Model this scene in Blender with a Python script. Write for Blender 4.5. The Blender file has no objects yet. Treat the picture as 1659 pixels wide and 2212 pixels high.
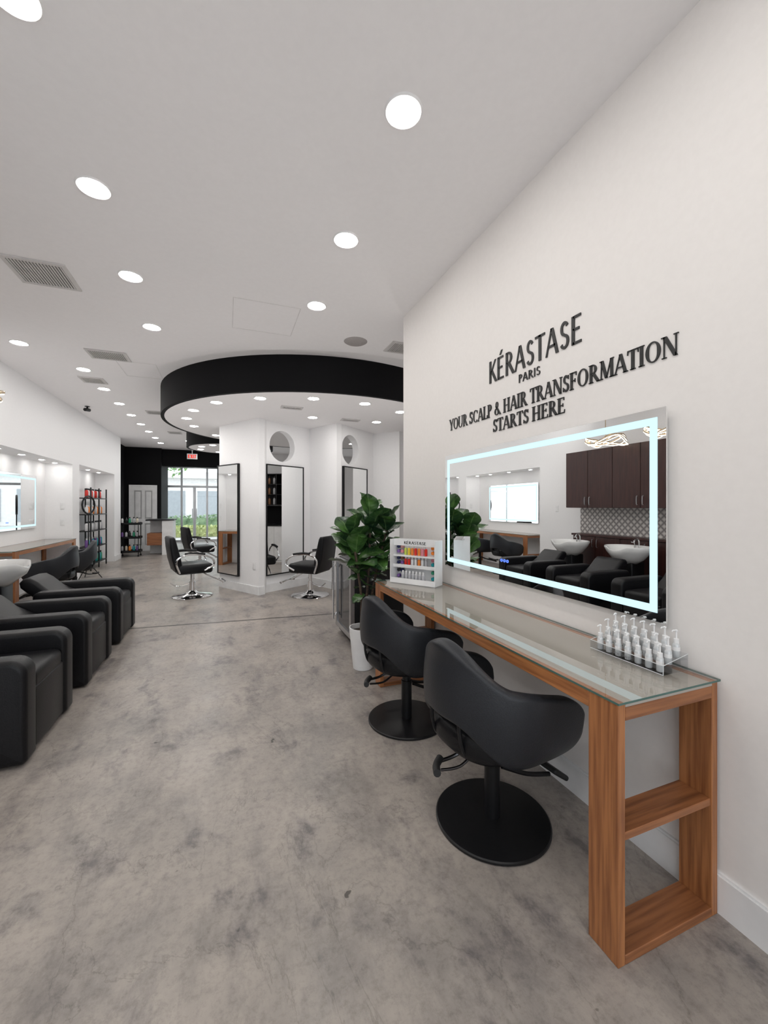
import bpy,bmesh,math,random
from mathutils import Vector,Matrix
random.seed(7)
R=math.radians
SC=bpy.context.scene
COL=SC.collection
try: SC.view_settings.view_transform='Standard'
except Exception as e: print(e)
# ---------------------------------------------------------------- materials
def M(name,c,rough=.5,metal=0.,c2=None,scale=6.,stretch=(1,1,1),bump=0.,emit=None,es=0.,coat=0.,detail=4,spec=.5,lo=.35,hi=.65):
    m=bpy.data.materials.new(name); m.use_nodes=True
    nt=m.node_tree; N=nt.nodes; L=nt.links
    p=N['Principled BSDF']; p.inputs['Base Color'].default_value=(*c,1)
    p.inputs['Roughness'].default_value=rough; p.inputs['Metallic'].default_value=metal
    p.inputs['Coat Weight'].default_value=coat; p.inputs['Specular IOR Level'].default_value=spec
    if emit: p.inputs['Emission Color'].default_value=(*emit,1); p.inputs['Emission Strength'].default_value=es
    tc=N.new('ShaderNodeTexCoord'); mp=N.new('ShaderNodeMapping'); mp.inputs['Scale'].default_value=stretch
    L.new(tc.outputs['Object'],mp.inputs[0])
    nz=N.new('ShaderNodeTexNoise'); nz.inputs['Scale'].default_value=scale; nz.inputs['Detail'].default_value=detail
    L.new(mp.outputs[0],nz.inputs['Vector'])
    if c2 is None: c2=tuple(x*.9 for x in c)
    r=N.new('ShaderNodeValToRGB'); r.color_ramp.elements[0].position=lo; r.color_ramp.elements[1].position=hi
    r.color_ramp.elements[0].color=(*c2,1); r.color_ramp.elements[1].color=(*c,1)
    L.new(nz.outputs['Fac'],r.inputs[0]); L.new(r.outputs[0],p.inputs['Base Color'])
    if bump:
        b=N.new('ShaderNodeBump'); b.inputs['Strength'].default_value=bump; b.inputs['Distance'].default_value=.01
        L.new(nz.outputs['Fac'],b.inputs['Height']); L.new(b.outputs[0],p.inputs['Normal'])
    return m
def GLASS(name,tint=(1,1,1),fac=.12,ior=1.5):
    m=bpy.data.materials.new(name); m.use_nodes=True
    nt=m.node_tree; N=nt.nodes; L=nt.links; N.remove(N['Principled BSDF'])
    o=N['Material Output']; t=N.new('ShaderNodeBsdfTransparent'); t.inputs[0].default_value=(*tint,1)
    g=N.new('ShaderNodeBsdfGlossy'); g.inputs['Roughness'].default_value=.01
    f=N.new('ShaderNodeFresnel'); f.inputs[0].default_value=ior
    ge=N.new('ShaderNodeNewGeometry'); iv=N.new('ShaderNodeMath'); iv.operation='SUBTRACT'; iv.inputs[0].default_value=1; L.new(ge.outputs['Backfacing'],iv.inputs[1])
    mu=N.new('ShaderNodeMath'); mu.operation='MULTIPLY'; L.new(f.outputs[0],mu.inputs[0]); L.new(iv.outputs[0],mu.inputs[1])
    mx=N.new('ShaderNodeMixShader'); L.new(mu.outputs[0],mx.inputs[0]); L.new(t.outputs[0],mx.inputs[1]); L.new(g.outputs[0],mx.inputs[2]); L.new(mx.outputs[0],o.inputs[0])
    return m
def EM(name,c,s):
    m=bpy.data.materials.new(name); m.use_nodes=True
    nt=m.node_tree; N=nt.nodes; N.remove(N['Principled BSDF']); e=N.new('ShaderNodeEmission')
    e.inputs[0].default_value=(*c,1); e.inputs[1].default_value=s; nt.links.new(e.outputs[0],N['Material Output'].inputs[0]); return m
WALL=M('wall_paint',(.83,.80,.775),.85,c2=(.815,.785,.76),scale=40,bump=.02)
WALLW=M('white_wall_paint',(.88,.875,.88),.8,c2=(.865,.86,.865),scale=40,bump=.02)
CEIL=M('ceiling_paint',(.87,.855,.86),.9,c2=(.855,.84,.845),scale=30)
BLACKP=M('black_paint',(.004,.004,.005),.7,scale=20,spec=.15)
TRIMW=M('white_trim',(.86,.86,.86),.45)
LEATHER=M('black_leather',(.006,.006,.0075),.40,c2=(.004,.004,.005),scale=160,bump=.10,spec=.28)
LEATHERG=M('charcoal_leather',(.020,.022,.027),.42,c2=(.016,.0175,.021),scale=180,bump=.10,spec=.38)
BMETAL=M('black_powder_coat',(.009,.009,.010),.36,c2=(.007,.007,.008),scale=60,spec=.3)
RUBBER=M('black_rubber',(.01,.01,.01),.6)
CHROME=M('chrome',(.85,.85,.86),.08,1.)
STEEL=M('brushed_steel',(.55,.55,.56),.3,1.,scale=20,stretch=(1,1,12))
DSTEEL=M('dark_steel',(.12,.12,.125),.3,1.)
MIRROR=M('mirror_silver',(.93,.94,.94),.0,1.,c2=(.925,.935,.935),scale=1)
LED=EM('led_strip_light',(.64,.91,1.),1.2)
LAMP=EM('downlight_lens',(1,.975,.94),92.)
LAMPS=EM('small_downlight_lens',(1,.975,.94),92.)
WZ=M('oiled_wood_upright',(.42,.170,.060),.42,c2=(.21,.072,.026),scale=6,stretch=(13,13,.6),bump=.06,detail=12,lo=.3,hi=.62)
WY=M('oiled_wood_rail',(.45,.185,.066),.42,c2=(.26,.092,.033),scale=6,stretch=(13,.6,13),bump=.06,detail=12,lo=.3,hi=.62)
WX=M('oiled_wood_shelf',(.34,.132,.049),.45,c2=(.18,.064,.024),scale=6,stretch=(.6,13,13),bump=.06,detail=12,lo=.3,hi=.62)
PANEL=M('taupe_under_glass',(.43,.395,.355),.5,c2=(.40,.365,.325),scale=3)
GTOP=GLASS('table_glass',(.98,.98,.97),ior=2.1)
GEDGE=M('green_glass_edge',(.07,.15,.13),.15)
CLEAR=GLASS('clear_acrylic',(.95,.955,.96),ior=1.45)
WINDOWG=GLASS('window_glass',(.97,.98,.98))
WHITEP=M('white_plastic',(.85,.85,.85),.3)
CERAMIC=M('white_ceramic',(.86,.86,.85),.12,coat=.5)
DARKWOOD=M('espresso_wood',(.055,.018,.014),.35,c2=(.032,.010,.008),scale=4,stretch=(8,8,.7),detail=8)
BRASS=M('brass',(.75,.60,.42),.25,1.)
LETTER=M('black_lettering',(.008,.008,.008),.4)
GREYL=M('grey_lettering',(.16,.16,.17),.4)
DARKGLASS=M('dark_tinted_glass',(.02,.02,.022),.06,spec=.8)
ALU=M('aluminium_frame',(.6,.61,.62),.35,1.)
SOIL=M('soil',(.04,.025,.015),.95,c2=(.02,.012,.008),scale=50,bump=.5)
BARK=M('bark',(.11,.075,.05),.9,c2=(.06,.04,.03),scale=40,bump=.4)
def floor_mat():
    m=bpy.data.materials.new('polished_concrete'); m.use_nodes=True
    nt=m.node_tree;N=nt.nodes;L=nt.links;p=N['Principled BSDF']
    tc=N.new('ShaderNodeTexCoord')
    def noise(s,d,r=.5,dist=0,st=(1,1,1),off=(0,0,0)):
        mp=N.new('ShaderNodeMapping'); mp.inputs['Scale'].default_value=st; mp.inputs['Location'].default_value=off; L.new(tc.outputs['Object'],mp.inputs[0])
        n=N.new('ShaderNodeTexNoise'); n.inputs['Scale'].default_value=s;n.inputs['Detail'].default_value=d;n.inputs['Roughness'].default_value=r;n.inputs['Distortion'].default_value=dist
        L.new(mp.outputs[0],n.inputs['Vector']); return n.outputs['Fac']
    def ramp(src,stops):
        r=N.new('ShaderNodeValToRGB'); e=r.color_ramp.elements
        while len(e)<len(stops): e.new(.5)
        for i,(q,c) in enumerate(stops): e[i].position=q; e[i].color=(*c,1)
        L.new(src,r.inputs[0]); return r.outputs[0]
    def mul(a,b,f=1.):
        x=N.new('ShaderNodeMix'); x.data_type='RGBA'; x.blend_type='MULTIPLY'; x.inputs[0].default_value=f
        L.new(a,x.inputs[6]); L.new(b,x.inputs[7]); return x.outputs[2]
    base=ramp(noise(1.5,12,.70,.1),[(.32,(.25,.226,.208)),(.45,(.32,.286,.258)),(.56,(.38,.338,.300)),(.72,(.425,.38,.336))])
    blot=ramp(noise(4.2,12,.70,.2,(1,.7,1),(3,1,0)),[(.35,(.54,.54,.58)),(.41,(.82,.82,.84)),(.47,(1,1,1))])
    blot2=ramp(noise(2.6,12,.74,.2,(1,.7,1),(11,5,0)),[(.37,(.76,.76,.78)),(.45,(.95,.95,.96)),(.5,(1,1,1))])
    fine=ramp(noise(30,10,.8),[(.36,(.76,.76,.76)),(.52,(1,1,1))])
    scr=ramp(noise(2.0,9,.6,.6,(1,.5,1),(7,2,0)),[(.495,(1,1,1)),(.4995,(.5,.5,.5)),(.5005,(.5,.5,.5)),(.505,(1,1,1))])
    strk=ramp(noise(5,10,.7,.1,(1.4,.45,1),(1,9,0)),[(.38,(.84,.84,.85)),(.5,(1,1,1))])
    pit=ramp(noise(9,3,.5,0,(1,1,1),(2,8,0)),[(.245,(.3,.3,.3)),(.265,(1,1,1))])
    c=mul(mul(mul(mul(mul(mul(base,blot),blot2),fine),scr,.5),strk),pit)
    sx=N.new('ShaderNodeSeparateXYZ'); L.new(tc.outputs['Object'],sx.inputs[0])
    def mth(op,a,b=None):
        x=N.new('ShaderNodeMath'); x.operation=op
        for i,v in enumerate((a,b)):
            if v is None: continue
            if isinstance(v,(int,float)): x.inputs[i].default_value=v
            else: L.new(v,x.inputs[i])
        return x.outputs[0]
    nj=noise(3,4)
    yy=mth('ADD',mth('ADD',sx.outputs[1],mth('MULTIPLY',sx.outputs[0],.09)),mth('MULTIPLY',nj,.06))
    ln=mth('LESS_THAN',mth('ABSOLUTE',mth('SUBTRACT',yy,5.32)),.022)
    x=N.new('ShaderNodeMix'); x.data_type='RGBA'; L.new(mth('MULTIPLY',ln,.85),x.inputs[0]); L.new(c,x.inputs[6]); x.inputs[7].default_value=(.04,.037,.035,1)
    L.new(x.outputs[2],p.inputs['Base Color'])
    rr=N.new('ShaderNodeMapRange'); L.new(noise(6,8,.7),rr.inputs[0]); rr.inputs[1].default_value=.3; rr.inputs[2].default_value=.7; rr.inputs[3].default_value=.27; rr.inputs[4].default_value=.42
    L.new(rr.outputs[0],p.inputs['Roughness']); p.inputs['Specular IOR Level'].default_value=.42
    b=N.new('ShaderNodeBump'); b.inputs['Strength'].default_value=.04; b.inputs['Distance'].default_value=.005
    L.new(noise(14,8),b.inputs['Height']); L.new(b.outputs[0],p.inputs['Normal'])
    return m
FLOOR=floor_mat()
def tuft_mat():
    m=bpy.data.materials.new('tufted_tile'); m.use_nodes=True
    nt=m.node_tree;N=nt.nodes;L=nt.links;p=N['Principled BSDF']; p.inputs['Roughness'].default_value=.3
    tc=N.new('ShaderNodeTexCoord');mp=N.new('ShaderNodeMapping'); mp.inputs['Rotation'].default_value=(R(45),0,0); mp.inputs['Scale'].default_value=(0,1,1)
    L.new(tc.outputs['Object'],mp.inputs[0]); v=N.new('ShaderNodeTexVoronoi'); v.inputs['Scale'].default_value=14; v.inputs['Randomness'].default_value=0; v.distance='CHEBYCHEV'
    L.new(mp.outputs[0],v.inputs['Vector']); r=N.new('ShaderNodeValToRGB'); e=r.color_ramp.elements
    e[0].position=.15; e[0].color=(.72,.68,.65,1); e[1].position=.5; e[1].color=(.18,.16,.16,1)
    L.new(v.outputs['Distance'],r.inputs[0]); L.new(r.outputs[0],p.inputs['Base Color']); return m
TUFT=tuft_mat()
def leaf_mat():
    m=bpy.data.materials.new('fiddle_leaf'); m.use_nodes=True
    nt=m.node_tree;N=nt.nodes;L=nt.links;p=N['Principled BSDF']; p.inputs['Roughness'].default_value=.30
    uv=N.new('ShaderNodeUVMap'); sx=N.new('ShaderNodeSeparateXYZ'); L.new(uv.outputs[0],sx.inputs[0])
    def mth(op,a,b=None):
        x=N.new('ShaderNodeMath'); x.operation=op
        for i,v in enumerate((a,b)):
            if v is None: continue
            if isinstance(v,(int,float)): x.inputs[i].default_value=v
            else: L.new(v,x.inputs[i])
        return x.outputs[0]
    au=mth('ABSOLUTE',mth('SUBTRACT',sx.outputs[0],.5))
    mid=mth('LESS_THAN',au,.025)
    vv=mth('FRACT',mth('MULTIPLY',mth('SUBTRACT',sx.outputs[1],mth('MULTIPLY',au,.35)),7))
    ve=mth('MULTIPLY',mth('LESS_THAN',vv,.09),.5)
    f=mth('MAXIMUM',mid,ve)
    tc=N.new('ShaderNodeTexCoord'); n=N.new('ShaderNodeTexNoise'); n.inputs['Scale'].default_value=6; L.new(tc.outputs['Object'],n.inputs['Vector'])
    r=N.new('ShaderNodeValToRGB'); r.color_ramp.elements[0].position=.38;r.color_ramp.elements[1].position=.68
    r.color_ramp.elements[0].color=(.010,.036,.016,1); r.color_ramp.elements[1].color=(.07,.17,.035,1); L.new(n.outputs['Fac'],r.inputs[0])
    x=N.new('ShaderNodeMix'); x.data_type='RGBA'; L.new(mth('MULTIPLY',f,.5),x.inputs[0]); L.new(r.outputs[0],x.inputs[6]); x.inputs[7].default_value=(.2,.32,.12,1)
    L.new(x.outputs[2],p.inputs['Base Color']); return m
LEAF=leaf_mat()
# ---------------------------------------------------------------- mesh builder
class B:
    def __init__(s): s.bm=bmesh.new()
    def _add(s,t,mi=0,mt=None):
        if mt is not None: t.transform(mt)
        for f in t.faces: f.material_index=mi
        me=bpy.data.meshes.new('t'); t.to_mesh(me); s.bm.from_mesh(me); bpy.data.meshes.remove(me); t.free()
    def box(s,x0,x1,y0,y1,z0,z1,bev=0,seg=2,mi=0,mt=None):
        t=bmesh.new(); bmesh.ops.create_cube(t,size=1)
        for v in t.verts: v.co=Vector(((x0+x1)/2+v.co.x*(x1-x0),(y0+y1)/2+v.co.y*(y1-y0),(z0+z1)/2+v.co.z*(z1-z0)))
        if bev: bmesh.ops.bevel(t,geom=t.edges[:],offset=bev,segments=seg,profile=.5,affect='EDGES')
        s._add(t,mi,mt); return s
    def prism(s,prof,a0,a1,axis='y',bev=0,seg=2,mi=0,mt=None):
        t=bmesh.new()
        def P(p,a): return {'y':(p[0],a,p[1]),'x':(a,p[0],p[1]),'z':(p[0],p[1],a)}[axis]
        A=[t.verts.new(P(p,a0)) for p in prof]; C=[t.verts.new(P(p,a1)) for p in prof]
        f1=t.faces.new(A); f2=t.faces.new(C[::-1]); n=len(prof)
        for i in range(n): t.faces.new((A[i],C[i],C[(i+1)%n],A[(i+1)%n]))
        bmesh.ops.recalc_face_normals(t,faces=t.faces[:])
        if bev:
            es=list(set(list(f1.edges)+list(f2.edges)))
            bmesh.ops.bevel(t,geom=es,offset=bev,segments=seg,profile=.5,affect='EDGES')
        s._add(t,mi,mt); return s
    def lathe(s,prof,cx=0,cy=0,seg=32,mi=0,mt=None,sx=1,sy=1):
        t=bmesh.new(); rings=[]
        for r,z in prof:
            if r<1e-6: rings.append([t.verts.new((cx,cy,z))])
            else: rings.append([t.verts.new((cx+r*sx*math.cos(2*math.pi*i/seg),cy+r*sy*math.sin(2*math.pi*i/seg),z)) for i in range(seg)])
        for a,b in zip(rings,rings[1:]):
            for i in range(seg):
                j=(i+1)%seg
                if len(a)==1 and len(b)==1: continue
                if len(a)==1: t.faces.new((a[0],b[i],b[j]))
                elif len(b)==1: t.faces.new((a[i],a[j],b[0]))
                else: t.faces.new((a[i],a[j],b[j],b[i]))
        bmesh.ops.recalc_face_normals(t,faces=t.faces[:])
        s._add(t,mi,mt); return s
    def tube(s,pts,r,seg=10,smooth=6,cyc=False,mi=0,mt=None):
        P=[Vector(p) for p in pts]
        if smooth>1 and len(P)>2:
            Q=[];n=len(P);rg=range(n if cyc else n-1)
            for i in rg:
                p0=P[(i-1)%n] if (cyc or i>0) else P[0]; p1=P[i]; p2=P[(i+1)%n]; p3=P[(i+2)%n] if (cyc or i+2<n) else P[-1]
                for k in range(smooth):
                    u=k/smooth; Q.append(.5*((2*p1)+(-p0+p2)*u+(2*p0-5*p1+4*p2-p3)*u*u+(-p0+3*p1-3*p2+p3)*u**3))
            if not cyc: Q.append(P[-1])
            P=Q
        t=bmesh.new(); n=len(P); rings=[]; up=None
        for i in range(n):
            if cyc: T=(P[(i+1)%n]-P[i-1]).normalized()
            else: T=(P[min(i+1,n-1)]-P[max(i-1,0)]).normalized()
            if up is None: up=Vector((0,0,1)) if abs(T.z)<.9 else Vector((1,0,0))
            a=T.cross(up).normalized(); up=a.cross(T).normalized()
            rings.append([t.verts.new(P[i]+r*(math.cos(2*math.pi*k/seg)*a+math.sin(2*math.pi*k/seg)*up)) for k in range(seg)])
        for i in range(n if cyc else n-1):
            a=rings[i]; b=rings[(i+1)%n]
            for k in range(seg): t.faces.new((a[k],a[(k+1)%seg],b[(k+1)%seg],b[k]))
        if not cyc: t.faces.new(rings[0][::-1]); t.faces.new(rings[-1])
        bmesh.ops.recalc_face_normals(t,faces=t.faces[:])
        s._add(t,mi,mt); return s
    def quad(s,*pts):
        s.bm.faces.new([s.bm.verts.new(p) for p in pts]); return s
    def out(s,name,mats,parent=None,loc=None,rz=0,smooth=True,sharp=38,**kw):
        me=bpy.data.meshes.new(name); s.bm.to_mesh(me); s.bm.free()
        for m in (mats if isinstance(mats,(list,tuple)) else [mats]): me.materials.append(m)
        if smooth:
            for p in me.polygons: p.use_smooth=True
            try: me.set_sharp_from_angle(angle=R(sharp))
            except Exception as e: print(e)
        o=bpy.data.objects.new(name,me); COL.objects.link(o)
        if parent: o.parent=parent
        if loc: o.location=loc
        o.rotation_euler[2]=rz
        for k,v in kw.items(): o[k]=v
        return o
def thing(name,label,cat,loc=(0,0,0),rz=0,group=None):
    o=bpy.data.objects.new(name,None); COL.objects.link(o); o.location=loc; o.rotation_euler[2]=rz; o.empty_display_size=.1
    o['label']=label; o['category']=cat
    if group: o['group']=group
    return o
def dup(o,loc,rz=None,label=None,parent=None):
    n=o.copy(); COL.objects.link(n)
    if parent: n.parent=parent
    if loc is not None: n.location=loc
    if rz is not None: n.rotation_euler[2]=rz
    if label: n['label']=label
    for c in o.children: dup(c,None,None,None,n)
    return n
ST=dict(kind='structure')
# ---------------------------------------------------------------- glyphs
def glyph(ch,T=.16,t=.06,sf=True):
    P=[]
    def s(x0,y0,x1,y1,w):
        dx,dy=x1-x0,y1-y0; l=math.hypot(dx,dy); h=w/2/max(abs(dy/l),.3)
        P.append([(x0-h,y0),(x0+h,y0),(x1+h,y1),(x1-h,y1)])
    def r(x0,y0,x1,y1): P.append([(x0,y0),(x1,y0),(x1,y1),(x0,y1)])
    def a(cx,cy,rx,ry,d0,d1,A=None,b=None):
        A=T if A is None else A; b=t if b is None else b; n=max(6,int(abs(d1-d0)/12)); pv=None
        for i in range(n+1):
            q=R(d0+(d1-d0)*i/n); w=b+(A-b)*math.cos(q)**2
            o=(cx+rx*math.cos(q),cy+ry*math.sin(q)); n_=(cx+(rx-w)*math.cos(q),cy+(ry-w)*math.sin(q))
            if pv: P.append([pv[0],o,n_,pv[1]])
            pv=(o,n_)
    def f(x,y,w=.32):
        if sf: r(x-w/2,y if y<.5 else y-.045,x+w/2,y+.045 if y<.5 else y)
    adv=.3; X=.16
    if ch=='A': s(.06,0,.37,1,t); s(.70,0,.39,1,T); r(.16,.3,.6,.3+t); f(.06,0,.24); f(.7,0,.3); adv=.8
    elif ch in 'CG':
        a(.43,.5,.39,.5,48,312)
        if sf: s(.69,.68,.69,.92,.045)
        adv=.78
        if ch=='G': s(.66,.03,.66,.42,T); f(.66,.42,.3); adv=.86
    elif ch=='D': s(X,0,X,1,T); a(.3,.5,.45,.5,-90,90); r(X,0,.32,t); r(X,1-t,.32,1); f(X,0);f(X,1); adv=.84
    elif ch in 'EÉ':
        s(X,0,X,1,T); r(X,0,.58,t); r(X,1-t,.55,1); r(X,.48,.48,.48+t); f(X,0);f(X,1); adv=.68
        if sf: s(.57,0,.6,.22,.045); s(.54,.8,.54,1,.045); s(.46,.4,.46,.62,.045)
        if ch=='É': s(.3,1.08,.44,1.27,.09)
    elif ch=='F':
        s(X,0,X,1,T); r(X,1-t,.54,1); r(X,.48,.46,.48+t); f(X,0);f(X,1); adv=.62
        if sf: s(.53,.78,.53,1,.045); s(.44,.4,.44,.62,.045)
    elif ch=='H':
        s(X,0,X,1,T); s(.66,0,.66,1,T); r(X,.48,.66,.48+t); f(X,0);f(X,1);f(.66,0);f(.66,1); adv=.86
    elif ch=='I': s(X,0,X,1,T); f(X,0);f(X,1); adv=.36
    elif ch=='K': s(X,0,X,1,T); s(.2,.42,.6,1,t); s(.28,.56,.66,0,T*.9); adv=.7
    elif ch=='L':
        s(X,0,X,1,T); r(X,0,.56,t); f(X,0);f(X,1); adv=.62
        if sf: s(.55,0,.58,.25,.045)
    elif ch=='M': s(.12,0,.16,1,t); s(.18,1,.48,.02,T); s(.48,.02,.8,1,t); s(.84,0,.82,1,T); f(.12,0,.24);f(.84,0,.3);f(.12,1,.2);f(.86,1,.22); adv=1.0
    elif ch=='N': s(.13,0,.13,1,t); s(.16,1,.7,0,T); s(.72,0,.72,1,t); f(.13,0,.24);f(.1,1,.24);f(.72,1,.24); adv=.86
    elif ch=='O': a(.43,.5,.4,.5,0,360); adv=.88
    elif ch in 'PR':
        s(X,0,X,1,T); a(.28,.74,.29,.26,-90,90); r(X,.48,.3,.48+t); r(X,1-t,.3,1); f(X,0);f(X,1); adv=.64
        if ch=='R': s(.33,.5,.68,0,T); f(.7,0,.22); adv=.76
    elif ch=='S':
        a(.3,.735,.22,.265,25,270,T*.85,T*.65); a(.3,.27,.245,.27,90,-155,T*.85,T*.65); adv=.6
        if sf: s(.5,.72,.5,.96,.04); s(.07,.04,.07,.3,.04)
    elif ch=='T':
        s(.34,0,.34,1,T); r(.03,1-t,.65,1); f(.34,0); adv=.68
        if sf: s(.03,.78,.05,1,.045); s(.65,.78,.63,1,.045)
    elif ch=='U': s(.15,.33,.15,1,T); s(.69,.33,.69,1,t); a(.395,.33,.325,.33,180,360,(T+t)/2,t); f(.15,1);f(.69,1,.24); adv=.84
    elif ch=='W': s(.27,0,.06,1,T);s(.27,0,.47,1,t);s(.68,0,.47,1,T);s(.68,0,.9,1,t); adv=.94
    elif ch=='X': s(.62,0,.1,1,T);s(.1,0,.62,1,t);f(.1,0,.24);f(.62,1,.24);f(.62,0,.26);f(.1,1,.26); adv=.74
    elif ch=='Y': s(.34,.45,.06,1,T);s(.36,.45,.66,1,t);s(.35,0,.35,.5,T);f(.35,0);f(.06,1,.28);f(.66,1,.22); adv=.72
    elif ch=='&': a(.36,.77,.17,.23,0,360,T*.6,t); a(.33,.27,.29,.27,70,360); s(.78,0,.24,.68,T*.9); adv=.88
    return P,adv
def text(bm,txt,w,cap,dep,xf,mi=0,k=None,x=0.,**kw):
    gl=[glyph(c,**kw) for c in txt]; tot=sum(a for _,a in gl)
    if k is None: k=w/tot
    for P,adv in gl:
        for p in P:
            q=[((x+a)*k,b*cap) for a,b in p]
            F=[bm.verts.new(xf(a,b,dep)) for a,b in q]; A=[bm.verts.new(xf(a,b,0)) for a,b in q]
            fs=[bm.faces.new(F)]
            for i in range(4): fs.append(bm.faces.new((F[i],A[i],A[(i+1)%4],F[(i+1)%4])))
            for f in fs: f.material_index=mi
        x+=adv
    return x
# ---------------------------------------------------------------- room shell
H=3.22; WX0=-2.65; WXR=1.59; YB=-2.6
b=B(); b.box(-3.3,4.7,YB-.1,17.7,-.1,0); b.out('floor',FLOOR,smooth=False,**ST)
b=B(); b.box(-3.3,4.7,YB-.1,17.7,H,H+.1); b.out('ceiling',CEIL,smooth=False,**ST)
b=B(); b.box(WXR,WXR+.15,YB,3.6,0,H); b.box(WXR+.15,4.6,3.45,3.6,0,H); b.out('wall_right',WALL,smooth=False,**ST)
b=B(); b.box(4.5,4.65,3.6,14.9,0,H); b.box(4.5,4.65,14.9,17.6,2.9,H); b.out('wall_east',WALLW,smooth=False,**ST)
b=B(); b.box(-3.2,-2.5,YB-.1,YB,0,H); b.box(1.45,1.75,YB-.1,YB,0,H); b.box(-2.5,1.45,YB-.1,YB,3.0,H); b.out('wall_behind',WALL,smooth=False,**ST)
b=B()
for x in (-2.47,-1.5,-.53,.45,1.42): b.box(x-.03,x+.03,YB-.08,YB-.02,0,3.0)
for z in (.04,2.2,2.97): b.box(-2.44,1.39,YB-.075,YB-.025,z-.03,z+.03)
b.out('window_3',ALU,smooth=False,**ST)
b=B()
b.box(-3.2,WX0,YB,6.4,0,H); b.box(-3.2,WX0,6.4,9.06,2.17,H); b.box(-3.2,WX0,9.06,9.43,0,H)
b.box(-3.2,WX0,9.43,12.05,2.2,H); b.box(-3.2,WX0,12.05,12.7,0,H); b.box(-3.2,-3.06,6.4,9.06,0,2.17); b.box(-3.2,-3.06,9.43,12.05,0,2.2)
b.out('wall_left',WALLW,smooth=False,**ST)
b=B(); b.box(-3.2,-2.9,12.7,14.5,0,H); b.box(-3.2,-1.93,14.5,14.65,0,H)
b.prism([(-2.03,14.65),(-1.93,14.65),(-2.1,17.5),(-2.2,17.5)],0,H,'z'); b.out('wall_black',BLACKP,smooth=False,**ST)
b=B(); b.box(-1.93,.7,14.7,14.9,2.68,H); b.box(.7,4.5,14.7,14.9,2.68,H,mi=1); b.out('trim_1',[BLACKP,WALLW],smooth=False,**ST)
b=B(); b.box(-2.3,.7,17.4,17.55,2.95,H); b.box(.7,4.5,17.4,17.55,2.95,H,mi=1); b.out('wall_front',[BLACKP,WALLW],smooth=False,**ST)
def BASE(name,pts,th=.015,h=.13):
    b=B()
    for (x0,y0,x1,y1) in pts:
        d=Vector((x1-x0,y1-y0)).normalized(); n=Vector((d.y,-d.x))*th
        b.prism([(x0,y0),(x1,y1),(x1+n.x,y1+n.y),(x0+n.x,y0+n.y)],0.,h,'z')
    b.out(name,TRIMW,smooth=False,**ST)
b=B(); b.box(WXR-.015,WXR,YB,3.6,0,.13); b.box(WXR-.009,WXR,YB,3.6,.13,.138); b.out('baseboard_right',TRIMW,smooth=False,**ST)
BASE('baseboard_left',[(WX0,YB,WX0,1.7),(WX0,5.5,WX0,6.4),(WX0,9.06,WX0,9.43),(WX0,12.05,WX0,12.7),(-3.06,6.4,-3.06,9.06),(-3.06,9.43,-3.06,12.05)])
# storefront
b=B()
for x in (-2.15,-1.62,-.72,.18,1.25,2.3,3.35,4.42): b.box(x-.035,x+.035,17.42,17.5,0,2.95)
for z in (.05,2.15,2.9): b.box(-2.15,4.42,17.43,17.49,z-.04,z+.04)
for x in (-1.17,-.27): b.box(x-.05,x+.05,17.425,17.49,.08,2.11)
b.out('window_1',ALU,smooth=False,**ST)
b=B(); b.box(-2.15,4.42,17.455,17.461,.05,2.93); b.out('window_2',WINDOWG,smooth=False,**ST)
b=B()
for x in (-1.24,-1.10,-.34,-.20): b.box(x-.015,x+.015,17.37,17.40,.9,1.3)
b.out('trim_2',STEEL,smooth=False,**ST)
# circular soffits
def soffit(cx,cy,r,z,n):
    b=B(); b.lathe([(r,H),(r,z),(r-.05,z),(r-.05,H)],cx,cy,96); b.out('trim_%d'%n,BLACKP,**ST)
    b=B(); b.lathe([(0,z+.003),(r-.01,z+.003),(r-.01,z+.02),(0,z+.02)],cx,cy,96); b.out('ceiling.%03d'%(n-2),CEIL,**ST)
CX,CY,CR,CZ=1.52,7.31,2.48,2.78
soffit(CX,CY,CR,CZ,3)
soffit(.10,10.8,1.0,2.80,4)
# zigzag partition
def panel_hole(b,p,q,th,z0,z1,sc,zc,Rr,a=.29):
    p=Vector(p);q=Vector(q);d=(q-p);Ln=d.length;d/=Ln;n=Vector((-d.y,d.x))
    mt=Matrix(((d.x,n.x,0,p.x),(d.y,n.y,0,p.y),(0,0,1,0),(0,0,0,1)))
    b.box(0,sc-a,0,th,z0,z1,mt=mt); b.box(sc+a,Ln,0,th,z0,z1,mt=mt); b.box(sc-a,sc+a,0,th,z0,zc-a,mt=mt); b.box(sc-a,sc+a,0,th,zc+a,z1,mt=mt)
    t=bmesh.new(); N=64; rows=[]
    for i in range(N):
        u=2*math.pi*i/N; c,s=math.cos(u),math.sin(u); k=a/max(abs(c),abs(s))
        rows.append([t.verts.new(x) for x in ((sc+k*c,0,zc+k*s),(sc+Rr*c,0,zc+Rr*s),(sc+Rr*c,th,zc+Rr*s),(sc+k*c,th,zc+k*s))])
    for i in range(N):
        A=rows[i];C=rows[(i+1)%N]
        for k in range(3): t.faces.new((A[k],A[k+1],C[k+1],C[k]))
    bmesh.ops.recalc_face_normals(t,faces=t.faces[:])
    b._add(t,0,mt)
PB=((.53,6.80),(1.40,7.32)); PD=((1.78,6.67),(2.62,7.35))
PZ=CZ+.003
b=B(); panel_hole(b,*PB,.13,0,PZ,.40,2.40,.26); b.out('wall_partition_1',WALLW,sharp=25,**ST)
b=B(); panel_hole(b,*PD,.13,0,PZ,.31,2.38,.26); b.out('wall_partition_2',WALLW,sharp=25,**ST)
b=B()
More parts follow.
